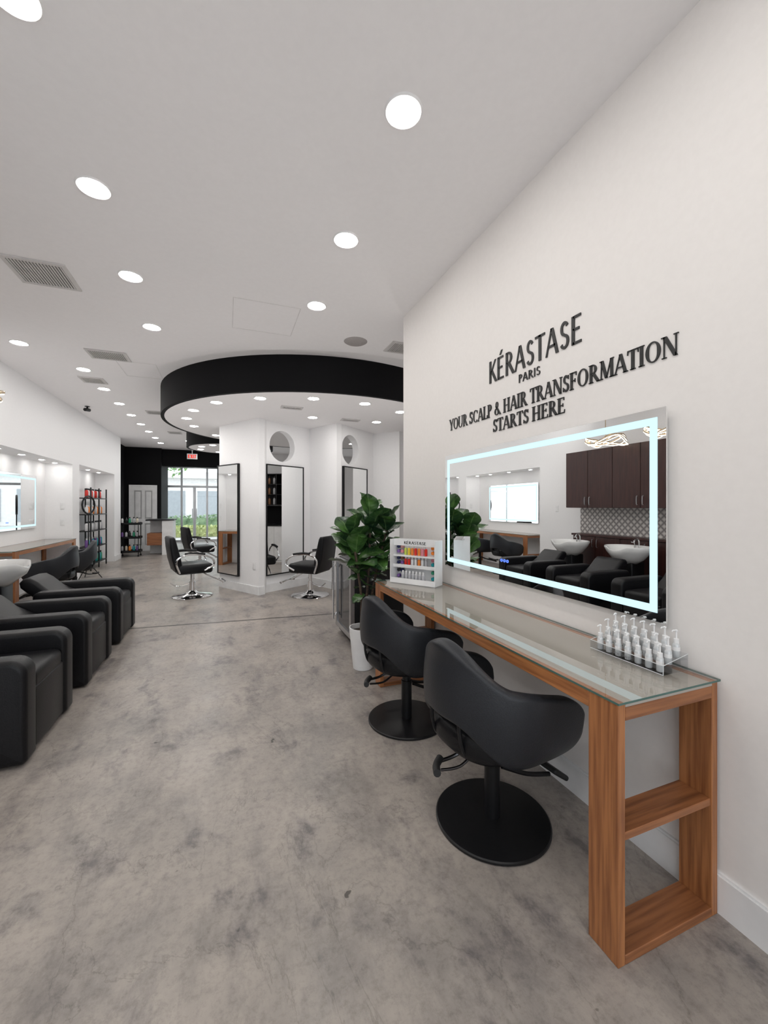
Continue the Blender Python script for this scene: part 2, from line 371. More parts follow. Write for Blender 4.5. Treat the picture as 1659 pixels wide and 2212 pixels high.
b.prism([(.47,6.66),(.56,6.72),(.60,6.84),(.02,7.75),(-.12,7.65)],0,PZ,'z')
b.prism([(1.385,7.33),(1.71,6.62),(1.80,6.66),(1.84,6.74),(1.55,7.42)],0,PZ,'z')
b.prism([(2.60,7.36),(2.98,6.93),(3.08,6.99),(2.75,7.46)],0,PZ,'z')
b.prism([(3.05,6.97),(4.5,7.6),(4.5,7.75),(3.0,7.1)],0,PZ,'z')
b.out('wall_partition_3',WALLW,smooth=False,**ST)
BASE('baseboard_partition',[(-.12,7.65,.47,6.66),(.47,6.66,.56,6.72),(.56,6.81,1.385,7.32),(1.385,7.33,1.71,6.62),(1.71,6.62,1.8,6.66),(1.82,6.70,2.61,7.35),(2.60,7.36,2.98,6.93),(2.98,6.93,3.08,6.99)])
# ---------------------------------------------------------------- lamps and added fill spots
def downlight(r,mat,label,group):
    o=thing('downlight',label,'ceiling light',group=group)
    b=B(); b.lathe([(r,-.004),(r+.012,-.008),(r+.02,0)],seg=32); b.out('trim_ring',WHITEP,o)
    b=B(); b.lathe([(0,-.014),(r*.6,-.012),(r,-.005)],seg=24); b.out('lens',mat,o,smooth=False)
    return o
main=[(.76,y) for y in (-1.2,-.25,.74,1.72,2.69,3.67)]+[(-.71,y) for y in (-1.1,-.1,.87,1.82,2.77,3.73,4.71)]+[(-2.05,1.5),(-2.05,3.0),(-2.16,5.7)]+[(-1.78,6.5+.97*i) for i in range(8)]+[(-1.0,12.6),(-.6,13.6),(3.2,4.2),(1.5,16.0),(-1.2,16.0),(3.2,12.5)]
L0=downlight(.070,LAMP,'round recessed white ceiling downlight switched on','ceiling downlights')
L0.location=(*main[0],H)
for x,y in main[1:]: dup(L0,(x,y,H))
low=[(-.13,5.87),(.40,5.44),(1.04,5.21),(1.74,5.22),(2.38,5.5),(-.45,6.47),(-.59,7.1),(-.53,7.75),(1.25,6.33),(2.3,6.3),(-.2,8.6),(1.2,8.4)]+[(2.6,8.7)]
L1=downlight(.065,LAMPS,'round recessed downlight in the dropped circular ceiling','dropped ceiling downlights')
L1.location=(*low[0],CZ+.003)
for x,y in low[1:]: dup(L1,(x,y,CZ+.003))
for x,y in [(-.55,10.5),(-.3,10.15),(.2,10.05),(-.6,11.0),(-.2,11.4)]: dup(L1,(x,y,2.803))
L2=downlight(.035,LAMPS,'small recessed downlight in the wall niche','niche downlights')
nl=[(-2.85,6.9),(-2.85,7.6),(-2.85,8.3),(-2.85,8.85)]; nl2=[(-2.85,9.8),(-2.85,10.7),(-2.85,11.5)]
L2.location=(*nl[0],2.17)
for x,y in nl[1:]: dup(L2,(x,y,2.17))
for x,y in nl2: dup(L2,(x,y,2.2))
def fill_uplight(x,y,P,z=.9):  # unseen spots added to brighten the ceiling, no fixtures here
    l=bpy.data.lights.new('ceiling_fill','SPOT'); l.energy=P; l.spot_size=R(168); l.spot_blend=1; l.shadow_soft_size=0; l.color=(1,.97,.95)
    o=bpy.data.objects.new('ceiling_fill',l); COL.objects.link(o); o.location=(x,y,z); o.rotation_euler=(R(180),0,0)
for x,y,e in ((-.1,.3,18),(-.2,2.2,19),(-.1,4.2,24),(-1.4,6.2,24),(-1.5,8.4,24),(-1.6,10.6,24),(-1.3,12.9,24),(2.6,5.0,28),(.6,5.7,20),(-.9,15.8,20)): fill_uplight(x,y,e)
def portal(y,x0,x1,z1,ry):
    l=bpy.data.lights.new('window_portal','AREA'); l.shape='RECTANGLE'; l.size=x1-x0; l.size_y=z1; l.cycles.is_portal=True
    o=bpy.data.objects.new('window_portal',l); COL.objects.link(o); o.location=((x0+x1)/2,y,z1/2); o.rotation_euler=(ry,0,0)
portal(YB-.12,-2.5,1.45,3.0,R(90)); portal(17.6,-2.15,4.42,2.95,R(-90))
# vents
VENTF=M('vent_frame',(.62,.60,.59),.5); VENTD=M('vent_dark',(.10,.10,.10),.7); HATCH=M('hatch_edge',(.74,.725,.72),.7)
def vent(sx,sy,loc,lab='square ceiling air vent with louvred grille'):
    o=thing('ceiling_vent',lab,'air vent',loc,group='ceiling vents')
    b=B(); w=.03
    b.box(-sx/2,sx/2,-sy/2,-sy/2+w,-.012,0); b.box(-sx/2,sx/2,sy/2-w,sy/2,-.012,0); b.box(-sx/2,-sx/2+w,-sy/2+w,sy/2-w,-.012,0); b.box(sx/2-w,sx/2,-sy/2+w,sy/2-w,-.012,0)
    b.out('frame',VENTF,o,smooth=False)
    b=B(); b.box(-sx/2+w,sx/2-w,-sy/2+w,sy/2-w,-.003,0,mi=1)
    n=int((sx-2*w)/.02)
    for i in range(n):
        x=-sx/2+w+(i+.5)*(sx-2*w)/n; b.box(x-.005,x+.005,-sy/2+w,sy/2-w,-.010,-.003)
    b.out('grille',[VENTF,VENTD],o,smooth=False)
vent(.40,.40,(-1.34,3.93,H)); vent(.42,.32,(-1.33,5.78,H)); vent(.3,.3,(-1.8,7.0,H)); vent(.3,.3,(1.86,4.3,H)); vent(.3,.15,(.85,5.8,CZ+.003)); vent(.3,.15,(1.85,6.3,CZ+.003)); vent(.3,.3,(-1.3,9.0,H)); vent(.3,.3,(-1.2,11.3,H))
def accpanel(x0,x1,y0,y1):
    b=B(); w=.007
    b.box(x0,x1,y0,y0+w,H-.002,H); b.box(x0,x1,y1-w,y1,H-.002,H); b.box(x0,x0+w,y0+w,y1-w,H-.002,H); b.box(x1-w,x1,y0+w,y1-w,H-.002,H)
    b.out('ceiling_access_panel',HATCH,smooth=False,label='flush square ceiling access hatch with thin frame',category='access panel',group='ceiling hatches')
accpanel(.05,.64,3.78,4.43); accpanel(-1.3,-.85,5.95,6.6)
b=B(); b.lathe([(0,-.012),(.11,-.012),(.13,0)]); b.out('ceiling_speaker',M('speaker_mesh',(.45,.42,.41),.7,c2=(.3,.28,.27),scale=300),loc=(1.33,4.32,H),label='round flush ceiling speaker with mesh cover',category='speaker')
o=thing('security_camera','small black camera hanging from the ceiling','camera',(-2.38,8.9,H))
b=B(); b.lathe([(0,-.05),(.015,-.05),(.015,-.01),(.04,-.01),(.04,0)],seg=16); b.out('mount',BMETAL,o)
b=B(); b.tube([(-.02,-.06,-.07),(.02,.05,-.055)],.03,seg=14,smooth=1); b.out('body',BMETAL,o)
# ---------------------------------------------------------------- right wall lettering
def lettering(txt,y0,y1,z0,cap,lab,**kw):
    o=thing('wall_lettering',lab,'lettering',(WXR-.0005,y0,z0),0,'raised wall lettering')
    k=(y0-y1)/sum(glyph(c)[1] for c in txt); x=0
    for wd in txt.split(' '):
        b=B(); x=text(b.bm,wd,0,cap,.005,lambda a,c,d:(-d,-a,c),k=k,x=x,**kw)+.3
        b.out('word',LETTER,o,smooth=False)
lettering('KÉRASTASE',2.225,1.47,2.19,.140,'large raised black sans capitals on the wall',T=.155,t=.085,sf=False)
lettering('PARIS',1.935,1.755,2.115,.048,'small raised black sans capitals on the wall',T=.14,t=.10,sf=False)
lettering('YOUR SCALP & HAIR TRANSFORMATION',2.72,1.03,1.972,.084,'raised black serif capitals above the lit mirror',T=.175,t=.06)
lettering('STARTS HERE',2.18,1.58,1.870,.080,'raised black serif capitals above the lit mirror',T=.175,t=.06)
# ---------------------------------------------------------------- LED mirrors
def led_mirror(w,h,name_lab,loc,rz):
    o=thing('led_mirror',name_lab,'mirror',loc,rz)
    b=B(); b.box(-.022,0,-w/2+.03,w/2-.03,.03,h-.03); b.out('backing',M('mirror_back',(.6,.62,.63),.4),o,smooth=False)
    b=B(); b.box(-.030,-.0225,-w/2,w/2,0,h); b.out('glass',MIRROR,o,smooth=False)
    b=B(); i0=.034;s=.030
    def fr(y0,y1,z0,z1): b.box(-.0315,-.0302,y0,y1,z0,z1)
    fr(-w/2+i0,w/2-i0,h-i0-s,h-i0); fr(-w/2+i0,w/2-i0,i0,i0+s); fr(-w/2+i0,-w/2+i0+s,i0+s,h-i0-s); fr(w/2-i0-s,w/2-i0,i0+s,h-i0-s)
    b.out('light_strip',LED,o,smooth=False)
    b=B()
    for k in range(3): b.tube([(-.0318,.1+k*.028+.008*math.cos(a),.12+.008*math.sin(a)) for a in [i*math.pi/4 for i in range(8)]],.0014,seg=5,smooth=1,cyc=True)
    b.out('touch_button',EM('blue_led_icon',(.1,.2,1),2),o)
    return o
led_mirror(1.68,.83,'wide frameless mirror with lit border hung above the wood table',(WXR,1.90,.95),0)
led_mirror(1.75,.87,'wide frameless mirror with lit border in the niche',(-3.06,7.75,1.03),math.pi)
# ---------------------------------------------------------------- wood table
def wood_table(loc,Ln,rz,lab):
    o=thing('console_table',lab,'table',loc,rz); D=.470; T=.799
    b=B(); b.box(0,.03,.11,Ln-.11,T-.055,T,bev=.002,seg=1); b.out('front_rail',WY,o,smooth=False)
    b=B(); b.box(D-.03,D,.11,Ln-.11,T-.055,T,bev=.002,seg=1); b.out('rear_rail',WY,o,smooth=False)
    b=B(); b.box(.03,D-.03,0,Ln,T-.012,T-.002); b.out('top_panel',PANEL,o,smooth=False)
    for y0 in (0,Ln-.11):
        for x0 in (0,D-.03):
            b=B(); b.box(x0,x0+.03,y0,y0+.11,0,T,bev=.002,seg=1); b.out('leg',WZ,o,smooth=False)
        for nm,z0,z1 in (('end_rail',T-.055,T-.012),('shelf',.375,.40),('bottom_board',0,.03)):
            b=B(); b.box(.03,D-.03,y0+(.0 if nm!='shelf' else .004),y0+.11,z0,z1,bev=.002,seg=1); b.out(nm,WX,o,smooth=False)
    b=B(); b.box(-.006,D+.006,-.006,Ln+.006,T,T+.007)
    b.bm.normal_update()
    for f in b.bm.faces: f.material_index=0 if abs(f.normal.z)>.5 else 1
    b.out('glass_top',[GTOP,GEDGE],o,smooth=False)
    return o
wood_table((1.103,.893,0),2.157,0,'long narrow wood console table with glass top against the wall')
wood_table((-2.58,9.0,0),2.3,math.pi,'long wood console table with glass top in the niche')
# ---------------------------------------------------------------- bucket salon chair
def bucket_chair(loc,rz,lab):
    o=thing('salon_chair',lab,'chair',loc,rz,'black bucket salon chairs')
    b=B(); b.lathe([(0,0),(.245,0),(.25,.004),(.25,.012),(.245,.016),(.06,.018),(.0,.018)],seg=64); b.out('base_plate',BMETAL,o)
    b=B(); b.lathe([(.034,.016),(.034,.26),(.028,.262),(.028,.37),(.09,.372),(.09,.385),(0,.385)],seg=28); b.out('column',BMETAL,o)
    b=B(); n=48; prof=[]
    for i in range(n):
        u=2*math.pi*i/n; c,s=math.cos(u),math.sin(u)
        prof.append((.0+.25*math.copysign(abs(c)**.75,c),.23*math.copysign(abs(s)**.75,s)))
    b.prism(prof,.37,.49,'z',bev=.045,seg=6); b.out('seat',LEATHER,o,sharp=60)
    NU=48;NV=10; t=bmesh.new(); rows=[]; sm=lambda x:x*x*(3-2*x)
    for i in range(NU+1):
        s=-1+2*i/NU; a=abs(s)
        if a<.58:
            ph=a/.58*math.pi/2; px=-.01-.205*math.cos(ph); py=.234*math.sin(ph); nx,ny=-math.cos(ph),math.sin(ph)
        else:
            k=(a-.58)/.42; px=-.01+.24*k; py=.234-.015*k*k; nx,ny=0,1
        if s<0: py=-py; ny=-ny
        e=a
        top=.843-.155*sm(min(1,e/.46)); top-=.08*max(0,(e-.46)/.54)
        bot=.53-(.15)*sm(min(1,max(0,(e-.10)/.34)))
        en=max(0,(e-.82)/.18); sh=(1-math.sqrt(max(0,1-en*en)))
        mid=(top*.58+bot*.42); top-=(top-mid)*sh*.8; bot+=(mid-bot)*sh*.9
        col=[]
        for j in range(NV+1):
            v=j/NV; z=bot+(top-bot)*v; fl=.070*max(0,(z-.36)/.45)**.8
            bow=.028*math.sin(math.pi*min(1,max(0,(z-.36)/.4)))
            inn=-.045*(1-min(1,max(0,(z-.37)/.09)))**2
            lean=-.01*max(0,(z-.5)/.35)*max(0,1-e/.5)
            col.append(t.verts.new((px+nx*(fl*.5+bow+inn)+lean,py+ny*(fl*.5+bow+inn),z)))
        rows.append(col)
    for i in range(NU):
        for j in range(NV): t.faces.new((rows[i][j],rows[i+1][j],rows[i+1][j+1],rows[i][j+1]))
    bmesh.ops.recalc_face_normals(t,faces=t.faces[:])
    b=B(); b._add(t); sh=b.out('backrest',LEATHERG,o,sharp=180)
    m=sh.modifiers.new('s','SOLIDIFY'); m.thickness=.072; m.offset=0
    m=sh.modifiers.new('b','SUBSURF'); m.levels=2; m.render_levels=2
    b=B()
    for s in (-1,1): b.tube([(0,s*.05,.378),(-.12,s*.09,.365),(-.215,s*.10,.385),(-.25,s*.10,.45),(-.262,s*.095,.56)],.008,seg=8)
    b.out('back_bracket',BMETAL,o)
    b=B()
    b.tube([(0,0,.34),(-.09,.03,.335),(-.18,.05,.30),(-.27,.05,.30)],.008,seg=8)
    b.tube([(0,-.02,.33),(-.09,.0,.32),(-.18,.0,.285),(-.27,.01,.29)],.006,seg=8)
    b.out('pump_lever',DSTEEL,o)
    b=B(); b.tube([(-.24,.06,.305),(-.28,.03,.30),(-.31,-.02,.305)],.016,seg=10); b.out('lever_pad',RUBBER,o)
    b=B()
    for s in (-1,1): b.tube([(.03,s*.03,.24),(.15,s*.06,.19),(.27,s*.08,.165)],.010,seg=8)
    b.out('footrest_arm',BMETAL,o)
    b=B(); b.box(-.055,.055,-.12,.12,-.012,.012,bev=.01,seg=3,mt=Matrix.Translation((.31,0,.165))@Matrix.Rotation(R(35),4,'Y')); b.out('footrest',RUBBER,o)
    return o
c1=bucket_chair((1.11,1.53,0),R(6),'black leather bucket salon chair on round base at the table')
dup(c1,(1.10,2.44,0),R(10))
dup(c1,(-2.28,7.0,0),R(175),'black leather bucket salon chair at the niche table')
dup(c1,(-2.28,7.9,0),R(190),'black leather bucket salon chair at the niche table')
# ---------------------------------------------------------------- hydraulic chairs
def hyd(loc,rz,lab):
    o=thing('hydraulic_chair',lab,'chair',loc,rz,'hydraulic styling chairs')
    b=B(); b.lathe([(0,0),(.29,0),(.295,.008),(.28,.02),(.12,.04),(.07,.06),(.05,.09),(0,.09)],seg=48); b.out('base',CHROME,o)
    b=B(); b.lathe([(.045,.08),(.045,.22),(.03,.222),(.03,.36),(.08,.37),(0,.37)],seg=24); b.out('column',CHROME,o)
    b=B(); b.box(-.25,.25,-.25,.25,.37,.52,bev=.045,seg=4); b.out('seat',LEATHER,o)
    b=B(); pr=[(-.17,.44),(-.27,.42),(-.32,.60),(-.345,.78),(-.355,.91),(-.34,.935),(-.29,.935),(-.27,.90),(-.245,.80),(-.20,.62)]
    b.prism(pr,-.24,.24,'y',bev=.025,seg=3); b.out('backrest',LEATHER,o,sharp=50)
    for s in (-1,1):
        b=B(); b.tube([(-.22,s*.27,.40),(-.27,s*.285,.58),(-.15,s*.30,.67),(.08,s*.30,.66),(.22,s*.29,.60),(.25,s*.285,.50),(.12,s*.27,.42)],.014,seg=8); b.out('armrest_frame',CHROME,o)
        b=B(); b.tube([(-.16,s*.295,.685),(-.03,s*.30,.69),(.12,s*.30,.67)],.018,seg=8); b.out('armrest_pad',LEATHER,o)
    b=B()
    for s in (-1,1): b.tube([(.1,s*.12,.38),(.27,s*.12,.28),(.42,s*.12,.20)],.01,seg=8)
    b.tube([(.40,-.2,.20),(.46,-.12,.20),(.46,.12,.20),(.40,.2,.20)],.012,seg=8); b.out('footrest',CHROME,o)
    b=B(); b.tube([(-.03,0,.20),(-.2,.05,.16),(-.3,.06,.22)],.008,seg=8); b.out('pump_lever',CHROME,o)
    return o
h=hyd((-.50,7.0,0),R(15),'black leather styling chair with chrome round base and arms')
dup(h,(1.22,6.38,0),R(140)); dup(h,(-.56,10.0,0),R(20))
# ---------------------------------------------------------------- partition mirrors
def framed_mirror(p,q,s0,s1,z0,z1,lab):
    p=Vector(p);q=Vector(q);d=(q-p).normalized(); ang=math.atan2(d.y,d.x); c=p+d*s0
    o=thing('framed_mirror',lab,'mirror',(c.x,c.y,z0),ang,'tall framed mirrors'); w=s1-s0; h=z1-z0; f=.018; y0=-.042;y1=-.003
    b=B(); b.box(0,w,y0,y1,0,f);b.box(0,w,y0,y1,h-f,h);b.box(0,f,y0,y1,f,h-f);b.box(w-f,w,y0,y1,f,h-f); b.out('frame',BMETAL,o,smooth=False)
    b=B(); b.box(f,w-f,-.035,-.028,f,h-f); b.out('glass',MIRROR,o,smooth=False)
    return o
framed_mirror((-.12,7.65),(.47,6.66),0.0,.63,.24,2.10,'tall black-framed mirror on the angled white partition')
framed_mirror((.55,6.812),(1.40,7.32),.03,.81,.27,2.08,'tall black-framed mirror below the round opening')
framed_mirror((1.80,6.686),(2.62,7.35),.03,.78,.27,2.08,'tall black-framed mirror below the round opening')
def plate(loc,rz,lab):
    b=B(); b.box(-.006,0,-.035,.035,-.06,.06,bev=.003,seg=2); b.box(-.008,-.006,-.015,.015,.008,.035); b.box(-.008,-.006,-.015,.015,-.035,-.008)
    b.out('wall_plate',WHITEP,loc=loc,rz=rz,label=lab,category='outlet')
plate((.405,6.766,.45),R(31),'white power outlet plate on the partition')
plate((WX0,5.95,1.35),math.pi,'white light switch plate on the wall')
plate((-2.80,9.058,1.1),R(90),'white light switch plate in the niche')
plate((-2.80,9.058,1.4),R(90),'white light switch plate in the niche')
# ---------------------------------------------------------------- recliners
def recl(loc,lab):
    o=thing('shampoo_recliner',lab,'recliner',loc,0,'black shampoo recliners')
    def rp(x0,x1,z0,z1,rt,rb,rr=.05):
        P=[]
        def arc(cx,cz,r,a0,a1):
            for i in range(9): a=R(a0+(a1-a0)*i/8); P.append((cx+r*math.cos(a),cz+r*math.sin(a)))
        arc(x1-rt,z1-rt,rt,0,90); arc(x0+rr,z1-rr,rr,90,180); P.append((x0,z0)); arc(x1-rb,z0+rb,rb,270,360); return P
    for s in (-1,1):
        b=B(); y0,y1=sorted((s*.220,s*.365)); b.prism(rp(-.35,.37,0.012,.575,.085,.03),y0,y1,'y',bev=.03,seg=5); b.out('armrest',LEATHER,o,sharp=50)
    b=B(); b.box(-.33,.31,-.218,.218,.03,.34,bev=.015); b.out('body',LEATHER,o)
    b=B(); b.box(.312,.358,-.216,.216,.03,.375,bev=.016,seg=3); b.out('leg_rest',LEATHER,o)
    b=B(); b.box(-.20,.355,-.216,.216,.345,.465,bev=.04,seg=4); b.out('seat',LEATHER,o)
    b=B(); b.prism([(-.10,.46),(-.20,.38),(-.31,.42),(-.43,.53),(-.50,.60),(-.51,.65),(-.48,.685),(-.42,.69),(-.36,.65),(-.27,.56)],-.214,.214,'y',bev=.035,seg=5); b.out('backrest',LEATHER,o,sharp=60)
    return o
ry=[3.08,4.11,5.15]
r0=recl((-1.37,ry[0],0),'black leather shampoo recliner with wide rounded arms')
for y in ry[1:]: dup(r0,(-1.37,y,0))
def basin(loc):
    o=thing('shampoo_basin','white ceramic hair washing basin behind a recliner','basin',loc,0,'shampoo basins')
    b=B(); b.lathe([(0,.60),(.12,.60),(.19,.66),(.26,.76),(.285,.82),(.28,.835),(.262,.83),(.235,.78),(.17,.70),(.08,.665),(0,.66)],seg=48,sx=.95,sy=1.12)
    for v in b.bm.verts:
        if v.co.x>.15 and v.co.z>.75: v.co.z-=.05*max(0,1-(v.co.y/.15)**2)
    b.out('bowl',CERAMIC,o,sharp=70)
    b=B(); b.box(-.16,.1,-.13,.13,0,.62,bev=.02,seg=3); b.out('pedestal',BMETAL,o)
    b=B(); b.tube([(-.22,0,.80),(-.22,0,.90),(-.17,0,.93),(-.12,0,.90)],.012,seg=10); b.tube([(-.22,.07,.80),(-.22,.07,.87),(-.18,.09,.88)],.009,seg=8); b.out('faucet',CHROME,o)
    return o
b0=basin((-2.145,ry[0],0))
for y in ry[1:]: dup(b0,(-2.145,y,0))
# ---------------------------------------------------------------- dark cabinets on the wash wall
def ucab(y0,w,z0,z1,d,name,lab,grp):
    o=thing(name,lab,'cabinet',(WX0,y0,0),0,grp)
    b=B(); b.box(.002,d-.02,.002,w-.002,z0,z1); b.out('body',DARKWOOD,o,smooth=False)
    for k in range(2):
        a=.004+k*w/2; c=(k+1)*w/2-.004
        b=B(); b.box(d-.019,d,a,c,z0+.003,z1-.003,bev=.002,seg=1); dr=b.out('door',DARKWOOD,o,smooth=False)
        yy=c-.04 if k==0 else a+.04
        b=B(); zz=(z0+.05,z0+.17) if z0>1 else (z1-.17,z1-.05)
        b.tube([(d,yy,zz[0]),(d+.022,yy,zz[0]+.005),(d+.022,yy,zz[1]-.005),(d,yy,zz[1])],.005,seg=8,smooth=2); b.out('handle',STEEL,dr)
    return o
for i in range(4): ucab(1.8+.9*i,.9,1.37,2.3,.34,'wall_cabinet','espresso wood wall cabinet above the tufted backsplash','espresso wall cabinets')
for i in range(4): ucab(1.8+.9*i,.9,0,.90,.18,'base_cabinet','espresso wood base cabinet behind the basins','espresso base cabinets')
b=B(); b.box(WX0+.002,WX0+.20,1.8,5.42,.902,.935,bev=.003,seg=1); b.out('worktop',DARKWOOD,smooth=False,label='dark wood worktop over the base cabinets',category='worktop')
b=B(); b.box(WX0+.001,WX0+.012,1.8,5.4,.937,1.368); b.out('backsplash',TUFT,smooth=False,label='grey and cream diamond tufted backsplash under cabinets',category='backsplash')
# chandeliers
def chand(loc):
    o=thing('chandelier','brass ribbon chandelier with lit curved bands','chandelier',loc,0,'ribbon chandeliers')
    b=B(); b.lathe([(0,H-loc[2]),(.06,H-loc[2]),(.06,H-loc[2]-.02),(.006,H-loc[2]-.025),(.006,.05),(0,.05)],seg=20); b.out('stem',BRASS,o)
    b=B()
    for k in range(4):
        a=k*math.pi/4; b.tube([(math.cos(a+u)*.26*math.cos(u*.5+k),math.sin(a+u)*.28,.06*math.sin(2*u+k)) for u in [i*2*math.pi/10 for i in range(10)]],.009,seg=8,smooth=4,cyc=True)
    b.out('band',BRASS,o)
    b=B()
    for k in range(4):
        a=k*math.pi/4; b.tube([(math.cos(a+u)*.26*math.cos(u*.5+k),math.sin(a+u)*.28,.06*math.sin(2*u+k)-.012) for u in [i*2*math.pi/10 for i in range(10)]],.006,seg=6,smooth=4,cyc=True)
    b.out('light_strip',EM('warm_led_band',(1,.92,.8),3),o)
chand((-2.08,4.42,2.36)); chand((-2.08,3.5,2.36))
# ---------------------------------------------------------------- plant
o=thing('potted_fiddle_leaf_fig','leafy fiddle-leaf fig in a tapered white pot beside the table','plant',(1.10,3.36,0))
b=B(); b.lathe([(0,0),(.08,0),(.085,.005),(.118,.345),(.118,.355),(.11,.355),(.107,.31),(0,.31)],seg=40); b.out('pot',M('white_pot',(.85,.85,.85),.5),o)
b=B(); b.lathe([(0,.318),(.105,.315)],seg=24); b.out('soil',SOIL,o)
stems=[[(0,0,.31),(.03,-.01,.6),(.06,.0,.95),(.06,-.02,1.33)],[(.02,.01,.31),(.09,.03,.6),(.15,.02,.9),(.25,.03,1.24)],[(-.02,0,.31),(-.02,-.02,.6),(-.06,-.03,.88),(-.10,-.04,1.14)]]
b=B()
for s in stems: b.tube(s,.011,seg=8)
b.out('stem',BARK,o)
t=bmesh.new(); uvl=t.loops.layers.uv.new('UVMap')
def leaf(base,az,el,Ln,W,droop,roll):
    NL,NW=10,6; g=[]
    mt=Matrix.Translation(base)@Matrix.Rotation(az,4,'Z')@Matrix.Rotation(-el,4,'Y')@Matrix.Rotation(roll,4,'X')
    for i in range(NL+1):
        u=i/NL; w=W*.5*(math.sin(math.pi*min(1,u**1.15*.97+.03))**.62)*(1-.10*math.sin(math.pi*u*2)); row=[]
        if i==NL: w=W*.08
        for j in range(NW+1):
            v=-1+2*j/NW; x=.03+u*Ln; z=-droop*u*u*Ln+.22*w*abs(v)**1.5+.006*math.sin(u*17+j)
            row.append((t.verts.new(mt@Vector((x,v*w,z))),(j/NW,u)))
        g.append(row)
    for i in range(NL):
        for j in range(NW):
            q=(g[i][j],g[i+1][j],g[i+1][j+1],g[i][j+1]); f=t.faces.new([a[0] for a in q]); f.smooth=True
            for l,a in zip(f.loops,q): l[uvl].uv=a[1]
def onstem(s,k):
    k=k*(len(s)-1); i=min(int(k),len(s)-2); return Vector(s[i]).lerp(Vector(s[i+1]),k-i)
az=0
for si,s in enumerate(stems):
    n=(30,22,18)[si]
    for k in range(n):
        f=(.30,.45,.56)[si]+(.70,.55,.44)[si]*(k/(n-1)); az+=2.4; p=onstem(s,f)
        el=R(-15+90*f**1.5)+random.uniform(-.3,.3)
        Ln=random.uniform(.20,.27)*(1.0 if f<.95 else .85)
        if p.z<.85: Ln*=.45+.25*max(0,(p.z-.55)/.3)
        wx=p.x+1.12+math.cos(az)*Ln
        if wx>1.52: Ln*=.7
        leaf(p,az+random.uniform(-.3,.3),el,Ln,Ln*.80,random.uniform(.05,.5),random.uniform(-.6,.6))
me=bpy.data.meshes.new('foliage'); t.to_mesh(me); t.free(); me.materials.append(LEAF)
fo=bpy.data.objects.new('foliage',me); COL.objects.link(fo); fo.parent=o
# ---------------------------------------------------------------- beverage cooler
o=thing('beverage_cooler','black beverage cooler with steel-framed glass door','cooler',(1.15,3.86,0))
b=B(); b.box(.03,.56,0,.60,.02,.84,bev=.006); b.out('body',BMETAL,o)
b=B(); w=.05
b.box(-.012,.028,.002,.598,.08,.08+w); b.box(-.012,.028,.002,.598,.83-w,.83); b.box(-.012,.028,.002,.002+w,.08+w,.83-w); b.box(-.012,.028,.598-w,.598,.08+w,.83-w)
dr=b.out('door',STEEL,o,smooth=False)
b=B(); b.box(.0,.02,.052,.548,.13,.78); b.out('door_glass',DARKGLASS,dr,smooth=False)
b=B(); b.tube([(-.012,.56,.22),(-.05,.56,.22),(-.05,.56,.72),(-.012,.56,.72)],.01,seg=10,smooth=2); b.tube([(-.05,.56,.15),(-.05,.56,.8)],.012,seg=10,smooth=1); b.out('handle',CHROME,dr)
# ---------------------------------------------------------------- product display on the table
TZ=.8065
p0=Vector((1.235,2.99));p1=Vector((1.455,2.66)); d=(p1-p0); W=d.length; ang=math.atan2(d.y,d.x)
o=thing('product_display','white countertop display stand holding colourful hair products','display stand',(p0.x,p0.y,TZ),ang)
b=B(); b.box(0,W,.06,.068,0,.335); b.box(0,.006,-.05,.06,0,.335); b.box(W-.006,W,-.05,.06,0,.335); b.out('frame',WHITEP,o,smooth=False)
for z in (0,.115,.20):
    b=B(); b.box(.006,W-.006,-.05 if z==0 else -.01,.06,z,z+.012); b.out('shelf',WHITEP,o,smooth=False)
b=B(); b.box(.006,W-.006,-.05,-.046,.012,.04); b.box(.006,W-.006,-.012,-.008,.127,.14);b.out('lip',WHITEP,o,smooth=False)
b=B(); b.box(0,W,-.002,.004,.285,.335); hd=b.out('header',WHITEP,o,smooth=False)
b=B(); text(b.bm,'KÉRASTASE',W*.5,.022,.001,lambda a,c,dd:(W*.25+a,-.0025-dd,.298+c),T=.15,t=.1,sf=False); b.out('lettering',LETTER,hd,smooth=False)
mtD=Matrix.Translation((p0.x,p0.y,TZ))@Matrix.Rotation(ang,4,'Z')
def colm(c,n): return M('product_'+n,c,.25)
PC={n:colm(c,n) for n,c in dict(navy=(.01,.015,.08),pink=(.7,.25,.3),brown=(.25,.12,.06),yellow=(.8,.6,.05),orange=(.85,.25,.04),red=(.7,.03,.02),lime=(.55,.65,.1),green=(.05,.35,.2),teal=(.02,.35,.4),white=(.8,.8,.8),black=(.01,.01,.01),purple=(.2,.1,.35),rose=(.6,.3,.28),cream=(.75,.68,.55),silver=(.5,.5,.52)).items()}
bcache={}
def bottle(kind,col,loc,lab,grp,rz=0,cap='white',k=1.):
    key=(kind,col,cap,k)
    if key in bcache: return dup(bcache[key],loc,rz)
    o=thing({'jar':'product_jar','pump':'pump_bottle'}.get(kind,'product_bottle'),lab,'bottle',loc,rz,grp)
    if kind=='tube': pr=[(0,0),(.010,0),(.0115,.003),(.0115,.05),(.005,.056),(0,.056)];cp=[(.005,.056),(.006,.056),(.006,.072),(0,.073)]
    else: pr=[(0,0),(.028,0),(.032,.006),(.032,.13),(.024,.155),(.012,.165),(0,.165)];cp=[(.012,.165),(.015,.165),(.015,.2),(0,.202)]
    b=B(); b.lathe([(r*k,z*k) for r,z in pr],seg=14); b.out('body',PC[col],o)
    b=B(); b.lathe([(r*k,z*k) for r,z in cp],seg=14); b.out('cap',PC[cap],o)
    bcache[key]=o; return o
